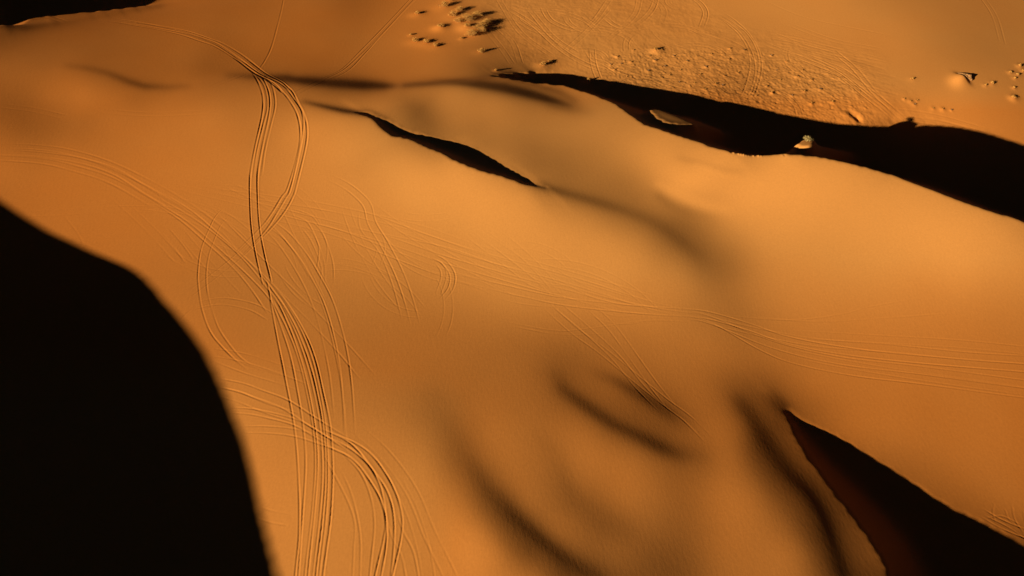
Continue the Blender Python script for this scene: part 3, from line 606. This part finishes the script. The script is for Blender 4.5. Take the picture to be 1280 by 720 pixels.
# sand
sand,nt,b=new_mat('orange_sand')
N=nt.nodes.new; Lk=nt.links.new
geo=N('ShaderNodeNewGeometry')
b.inputs['Roughness'].default_value=.95; b.inputs['Specular IOR Level'].default_value=.05
n1=N('ShaderNodeTexNoise'); n1.inputs['Scale'].default_value=.03; n1.inputs['Detail'].default_value=4
n2=N('ShaderNodeTexNoise'); n2.inputs['Scale'].default_value=3.0; n2.inputs['Detail'].default_value=6
Lk(geo.outputs['Position'],n1.inputs['Vector']); Lk(geo.outputs['Position'],n2.inputs['Vector'])
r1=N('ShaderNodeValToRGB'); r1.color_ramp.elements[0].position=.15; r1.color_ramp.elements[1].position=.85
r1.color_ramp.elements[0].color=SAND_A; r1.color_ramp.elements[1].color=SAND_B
# golden tone of sunlit sand painted into the colour, stronger towards the crests
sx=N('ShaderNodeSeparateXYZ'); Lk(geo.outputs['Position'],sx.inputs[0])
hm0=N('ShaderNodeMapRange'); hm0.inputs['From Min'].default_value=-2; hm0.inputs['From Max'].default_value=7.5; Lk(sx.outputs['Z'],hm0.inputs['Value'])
# highlight tone painted over the sunlit central ridge and the flats beyond
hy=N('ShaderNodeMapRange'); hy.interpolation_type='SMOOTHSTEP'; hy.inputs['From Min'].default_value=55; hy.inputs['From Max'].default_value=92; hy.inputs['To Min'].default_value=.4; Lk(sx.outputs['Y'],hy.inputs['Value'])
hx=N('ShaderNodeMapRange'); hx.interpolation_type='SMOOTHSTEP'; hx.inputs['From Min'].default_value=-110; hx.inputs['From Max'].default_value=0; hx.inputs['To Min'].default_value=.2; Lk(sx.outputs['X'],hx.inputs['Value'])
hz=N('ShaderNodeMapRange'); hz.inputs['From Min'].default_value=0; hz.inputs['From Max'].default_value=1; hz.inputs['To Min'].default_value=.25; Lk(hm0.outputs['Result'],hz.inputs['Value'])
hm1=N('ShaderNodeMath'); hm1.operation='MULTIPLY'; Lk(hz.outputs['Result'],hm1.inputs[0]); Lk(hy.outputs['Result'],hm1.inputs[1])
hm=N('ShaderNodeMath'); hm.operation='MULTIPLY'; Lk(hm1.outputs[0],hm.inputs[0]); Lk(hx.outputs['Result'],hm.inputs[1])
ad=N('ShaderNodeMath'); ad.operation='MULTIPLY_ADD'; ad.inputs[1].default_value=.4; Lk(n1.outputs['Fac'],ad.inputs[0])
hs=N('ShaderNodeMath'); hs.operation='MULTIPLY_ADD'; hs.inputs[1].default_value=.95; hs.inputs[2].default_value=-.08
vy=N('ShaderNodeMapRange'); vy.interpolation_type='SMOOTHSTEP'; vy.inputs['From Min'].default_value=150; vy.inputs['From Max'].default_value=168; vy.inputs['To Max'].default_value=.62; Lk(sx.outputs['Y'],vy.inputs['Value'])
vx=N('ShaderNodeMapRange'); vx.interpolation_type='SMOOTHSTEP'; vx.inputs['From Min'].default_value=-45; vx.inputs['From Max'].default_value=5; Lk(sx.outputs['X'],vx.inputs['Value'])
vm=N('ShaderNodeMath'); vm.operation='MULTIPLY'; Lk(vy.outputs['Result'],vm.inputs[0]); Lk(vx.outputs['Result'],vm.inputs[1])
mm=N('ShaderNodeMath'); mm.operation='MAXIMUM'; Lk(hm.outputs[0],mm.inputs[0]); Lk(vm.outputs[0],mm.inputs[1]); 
ly=N('ShaderNodeMapRange'); ly.interpolation_type='SMOOTHSTEP'; ly.inputs['From Min'].default_value=85; ly.inputs['From Max'].default_value=55; ly.inputs['To Max'].default_value=.55; Lk(sx.outputs['Y'],ly.inputs['Value'])  # same painted highlight tone over the brightly lit lower left slope
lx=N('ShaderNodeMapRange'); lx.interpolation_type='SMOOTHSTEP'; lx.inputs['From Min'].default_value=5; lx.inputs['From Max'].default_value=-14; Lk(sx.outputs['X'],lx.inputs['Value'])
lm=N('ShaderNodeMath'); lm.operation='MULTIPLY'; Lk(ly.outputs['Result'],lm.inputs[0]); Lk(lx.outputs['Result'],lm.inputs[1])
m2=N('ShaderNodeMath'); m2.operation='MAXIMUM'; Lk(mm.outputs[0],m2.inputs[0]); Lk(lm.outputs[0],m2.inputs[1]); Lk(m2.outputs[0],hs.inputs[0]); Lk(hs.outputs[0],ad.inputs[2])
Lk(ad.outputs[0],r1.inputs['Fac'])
mx=N('ShaderNodeMix'); mx.data_type='RGBA'; mx.blend_type='MULTIPLY'; mx.inputs[0].default_value=1
mr=N('ShaderNodeMapRange'); mr.inputs['From Min'].default_value=.25; mr.inputs['From Max'].default_value=.75; mr.inputs['To Min'].default_value=.94; mr.inputs['To Max'].default_value=1.05
Lk(n2.outputs['Fac'],mr.inputs['Value']); Lk(r1.outputs['Color'],mx.inputs[6]); Lk(mr.outputs['Result'],mx.inputs[7])
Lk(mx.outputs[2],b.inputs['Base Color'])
# fine wind grain
mp=N('ShaderNodeMapping'); mp.inputs['Rotation'].default_value=(0,0,-AZ); mp.inputs['Scale'].default_value=(1.6,.7,1)
n3=N('ShaderNodeTexNoise'); n3.inputs['Scale'].default_value=1.4; n3.inputs['Detail'].default_value=5; n3.inputs['Roughness'].default_value=.6
Lk(geo.outputs['Position'],mp.inputs['Vector']); Lk(mp.outputs['Vector'],n3.inputs['Vector'])
bp=N('ShaderNodeBump'); bp.inputs['Strength'].default_value=1; bp.inputs['Distance'].default_value=.013
Lk(n3.outputs['Fac'],bp.inputs['Height']); Lk(bp.outputs['Normal'],b.inputs['Normal'])

def plain(name,c1,c2,scale=6,rough=.9,transl=0):
    m,nt,b=new_mat(name); n=nt.nodes.new('ShaderNodeTexNoise'); n.inputs['Scale'].default_value=scale; n.inputs['Detail'].default_value=4
    g=nt.nodes.new('ShaderNodeNewGeometry'); nt.links.new(g.outputs['Position'],n.inputs['Vector'])
    r=nt.nodes.new('ShaderNodeValToRGB'); r.color_ramp.elements[0].position=.35; r.color_ramp.elements[1].position=.65
    r.color_ramp.elements[0].color=(*c1,1); r.color_ramp.elements[1].color=(*c2,1)
    nt.links.new(n.outputs['Fac'],r.inputs['Fac']); nt.links.new(r.outputs['Color'],b.inputs['Base Color'])
    b.inputs['Roughness'].default_value=rough; b.inputs['Specular IOR Level'].default_value=.1
    return m
M_leaf=plain('dry_pale_leaves',(.45,.19,.03),(.66,.34,.065),3)
M_green=plain('olive_dry_leaves',(.30,.20,.06),(.5,.36,.11),3)
M_twig=plain('dry_twig_bark',(.20,.12,.06),(.33,.2,.09),8)
M_rock=plain('brown_rock',(.20,.09,.025),(.32,.15,.045),2)

# the ground: one sheet to the horizon
ny,nx=X.shape
me=bpy.data.meshes.new('desert_sand'); nv=nx*ny
me.vertices.add(nv); co=np.empty((nv,3),np.float32); co[:,0]=X.ravel(); co[:,1]=Y.ravel(); co[:,2]=Z.ravel()
me.vertices.foreach_set('co',co.ravel())
nf=(nx-1)*(ny-1); idx=np.arange(nv,dtype=np.int32).reshape(ny,nx)
q=np.stack([idx[:-1,:-1],idx[:-1,1:],idx[1:,1:],idx[1:,:-1]],-1).reshape(-1,4)
me.loops.add(nf*4); me.loops.foreach_set('vertex_index',q.ravel())
me.polygons.add(nf); me.polygons.foreach_set('loop_start',np.arange(0,nf*4,4,dtype=np.int32))
me.update(calc_edges=True)
me.shade_smooth()
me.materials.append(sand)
g=bpy.data.objects.new('desert_sand',me); COL.objects.link(g); g['kind']='structure'
g['label']='smooth orange dune sand crossed by wheel tracks'; g['category']='sand'
del co,q,idx

def mesh_obj(name,verts,faces,mat,parent=None,smooth=False):
    m=bpy.data.meshes.new(name); m.from_pydata(verts,[],faces); m.update()
    if smooth: m.shade_smooth()
    m.materials.append(mat); o=bpy.data.objects.new(name,m); COL.objects.link(o)
    if parent: o.parent=parent
    return o
def twig_mesh(w,h,rng,n):
    V=[];F=[];tips=[]
    def tube(p,q,r0,r1):
        d=(q-p).normalized(); a=d.orthogonal().normalized(); c=d.cross(a); b0=len(V)
        for P,r in ((p,r0),(q,r1)):
            for k in range(4):
                t=k*math.pi/2; V.append(P+a*math.cos(t)*r+c*math.sin(t)*r)
        for k in range(4): F.append((b0+k,b0+(k+1)%4,b0+4+(k+1)%4,b0+4+k))
    for i in range(n):
        az=rng.uniform(0,6.283); el=rng.uniform(.35,1.45); L=rng.uniform(.6,1.0)
        p=Vector((rng.uniform(-.08,.08)*w,rng.uniform(-.08,.08)*w,-.12))
        q=Vector((math.cos(az)*math.cos(el)*w*.28*L,math.sin(az)*math.cos(el)*w*.28*L,h*.5*L*math.sin(el)+.05))
        tube(p,q,.032,.02)
        for j in range(3):
            az2=az+rng.uniform(-.8,.8); s=Vector((math.cos(az2)*math.cos(el)*w*.5*L,math.sin(az2)*math.cos(el)*w*.5*L,h*L*rng.uniform(.55,1.)*math.sin(el)+.05))
            tube(q,s,.018,.007); tips.append((q,s))
    return V,F,tips
def leaf_mesh(tips,w,rng,per,size):
    V=[];F=[]
    for q,s in tips:
        for k in range(per):
            t=rng.uniform(.15,1.05); c=q.lerp(s,t)+Vector((rng.gauss(0,.07*w),rng.gauss(0,.07*w),rng.gauss(0,.05*w)))
            c.z=max(c.z,.02)
            d=Vector((rng.gauss(0,1),rng.gauss(0,1),rng.gauss(.5,.7))).normalized(); a=d.orthogonal().normalized()
            a.rotate(Matrix.Rotation(rng.uniform(0,6.28),3,d)); L=size*rng.uniform(.6,1.4); W=L*.38
            b0=len(V); V+= [c-d*L*.5,c+a*W*.5,c+d*L*.5,c-a*W*.5]; F.append((b0,b0+1,b0+2,b0+3))
    return V,F
BUSH_LABELS=BUSH_LABEL_TEXT
for i,bd in enumerate(BUSHES):
    rng=random.Random(100+i); px_,py_,w,hh,mh=bd
    p=unproj((px_,py_),base)[0]; x,y=float(p[0]),float(p[1]); z=ground(x,y)
    e=bpy.data.objects.new('desert_bush',None); COL.objects.link(e); e.location=(x,y,z-.04); e.empty_display_size=.3
    e['label']=BUSH_LABELS[i]; e['category']='bush'; e['group']='dry desert bushes on the sand'
    V,F,tips=twig_mesh(w,hh,rng,int(7+w*4))
    mesh_obj('stem',V,F,M_twig,e)
    V,F=leaf_mesh(tips,w,rng,int(14+w*4),.15)
    mesh_obj('foliage',V,F,M_green if i in (36,37) else M_leaf,e)
for i,t in enumerate(TUFTS):
    rng=random.Random(500+i); p=unproj(t,base)[0]; x,y=float(p[0]),float(p[1]); z=ground(x,y)
    V=[];F=[]; r=rng.uniform(.18,.42); hh=rng.uniform(.18,.42)
    for k in range(46):
        az=rng.uniform(0,6.283); d=rng.uniform(0,1)**.5; bx,by=math.cos(az)*r*.35*d,math.sin(az)*r*.35*d
        tx,ty=math.cos(az)*r*d*1.2,math.sin(az)*r*d*1.2; tz=hh*rng.uniform(.5,1)*(1.1-.5*d); nx_,ny_=-math.sin(az)*.022,math.cos(az)*.022
        b0=len(V); V+=[(bx-nx_,by-ny_,-.05),(bx+nx_,by+ny_,-.05),((bx+tx)/2+nx_,(by+ty)/2+ny_,tz*.65),((bx+tx)/2-nx_,(by+ty)/2-ny_,tz*.65),(tx,ty,tz)]
        F+=[(b0,b0+1,b0+2,b0+3),(b0+3,b0+2,b0+4)]
    o=mesh_obj('grass_tuft',V,F,M_leaf if i%3 else M_twig); o.location=(x,y,z)
    o['category']='grass tuft'; o['group']='dry grass tufts on the sand flats'
    o['label']=tuft_label(t)
# the lone dark rock on its sand hump
p=unproj((1206,97),base)[0]; x,y=float(p[0]),float(p[1]); rng=random.Random(3)
bm=bmesh.new(); bmesh.ops.create_icosphere(bm,subdivisions=4,radius=1)
for v in bm.verts:
    c=v.co.copy(); n=mnoise.noise(c*1.3+Vector((4,1,7)))*.45+mnoise.noise(c*3.1)*.16+mnoise.noise(c*7)*.03
    k=mnoise.cell(c*1.9)*.12
    v.co=c*(1+n+k); v.co.x*=1.7; v.co.y*=.9; v.co.z*=1.1
m=bpy.data.meshes.new('boulder'); bm.to_mesh(m); bm.free(); m.materials.append(M_rock)
o=bpy.data.objects.new('boulder',m); COL.objects.link(o); o.location=(x,y,ground(x,y)-.25); o.rotation_euler=(0,0,math.radians(-38))
o['label']='lone ragged rock on a sand hump, casting a black shadow'; o['category']='rock'

# ------------------------------------------------------------------ light, sky, camera
w=bpy.data.worlds.new('World'); sc.world=w; w.use_nodes=True; nt=w.node_tree
bg=nt.nodes['Background']; sk=nt.nodes.new('ShaderNodeTexSky'); sk.sky_type='NISHITA'; sk.sun_disc=False
sk.sun_elevation=EL; sk.sun_rotation=math.atan2(-cA,-sA); sk.air_density=SKY_AIR; sk.dust_density=SKY_DUST; sk.ozone_density=1.0
nt.links.new(sk.outputs['Color'],bg.inputs['Color']); bg.inputs['Strength'].default_value=.05
sl=bpy.data.lights.new('sun','SUN'); sl.energy=5.0; sl.angle=math.radians(.5); sl.color=SUN_COL
so=bpy.data.objects.new('sun',sl); COL.objects.link(so)
d=Vector((cA*math.cos(EL),sA*math.cos(EL),-math.sin(EL))); so.rotation_euler=d.to_track_quat('-Z','Y').to_euler(); so.location=(-80,-60,150)
cam=bpy.data.cameras.new('camera'); cam.sensor_width=36; cam.lens=36*FPX/1280; cam.clip_end=30000; cam.clip_start=.5
co_=bpy.data.objects.new('camera',cam); COL.objects.link(co_); co_.location=(0,0,CAMZ); co_.rotation_euler=(math.pi/2-PITCH,0,0); sc.camera=co_
sc.view_settings.view_transform='Standard'; sc.view_settings.look='None'; sc.view_settings.gamma=1; sc.view_settings.use_curve_mapping=False
sc.view_settings.exposure=EXPO
sc.cycles.max_bounces=8; sc.cycles.diffuse_bounces=6
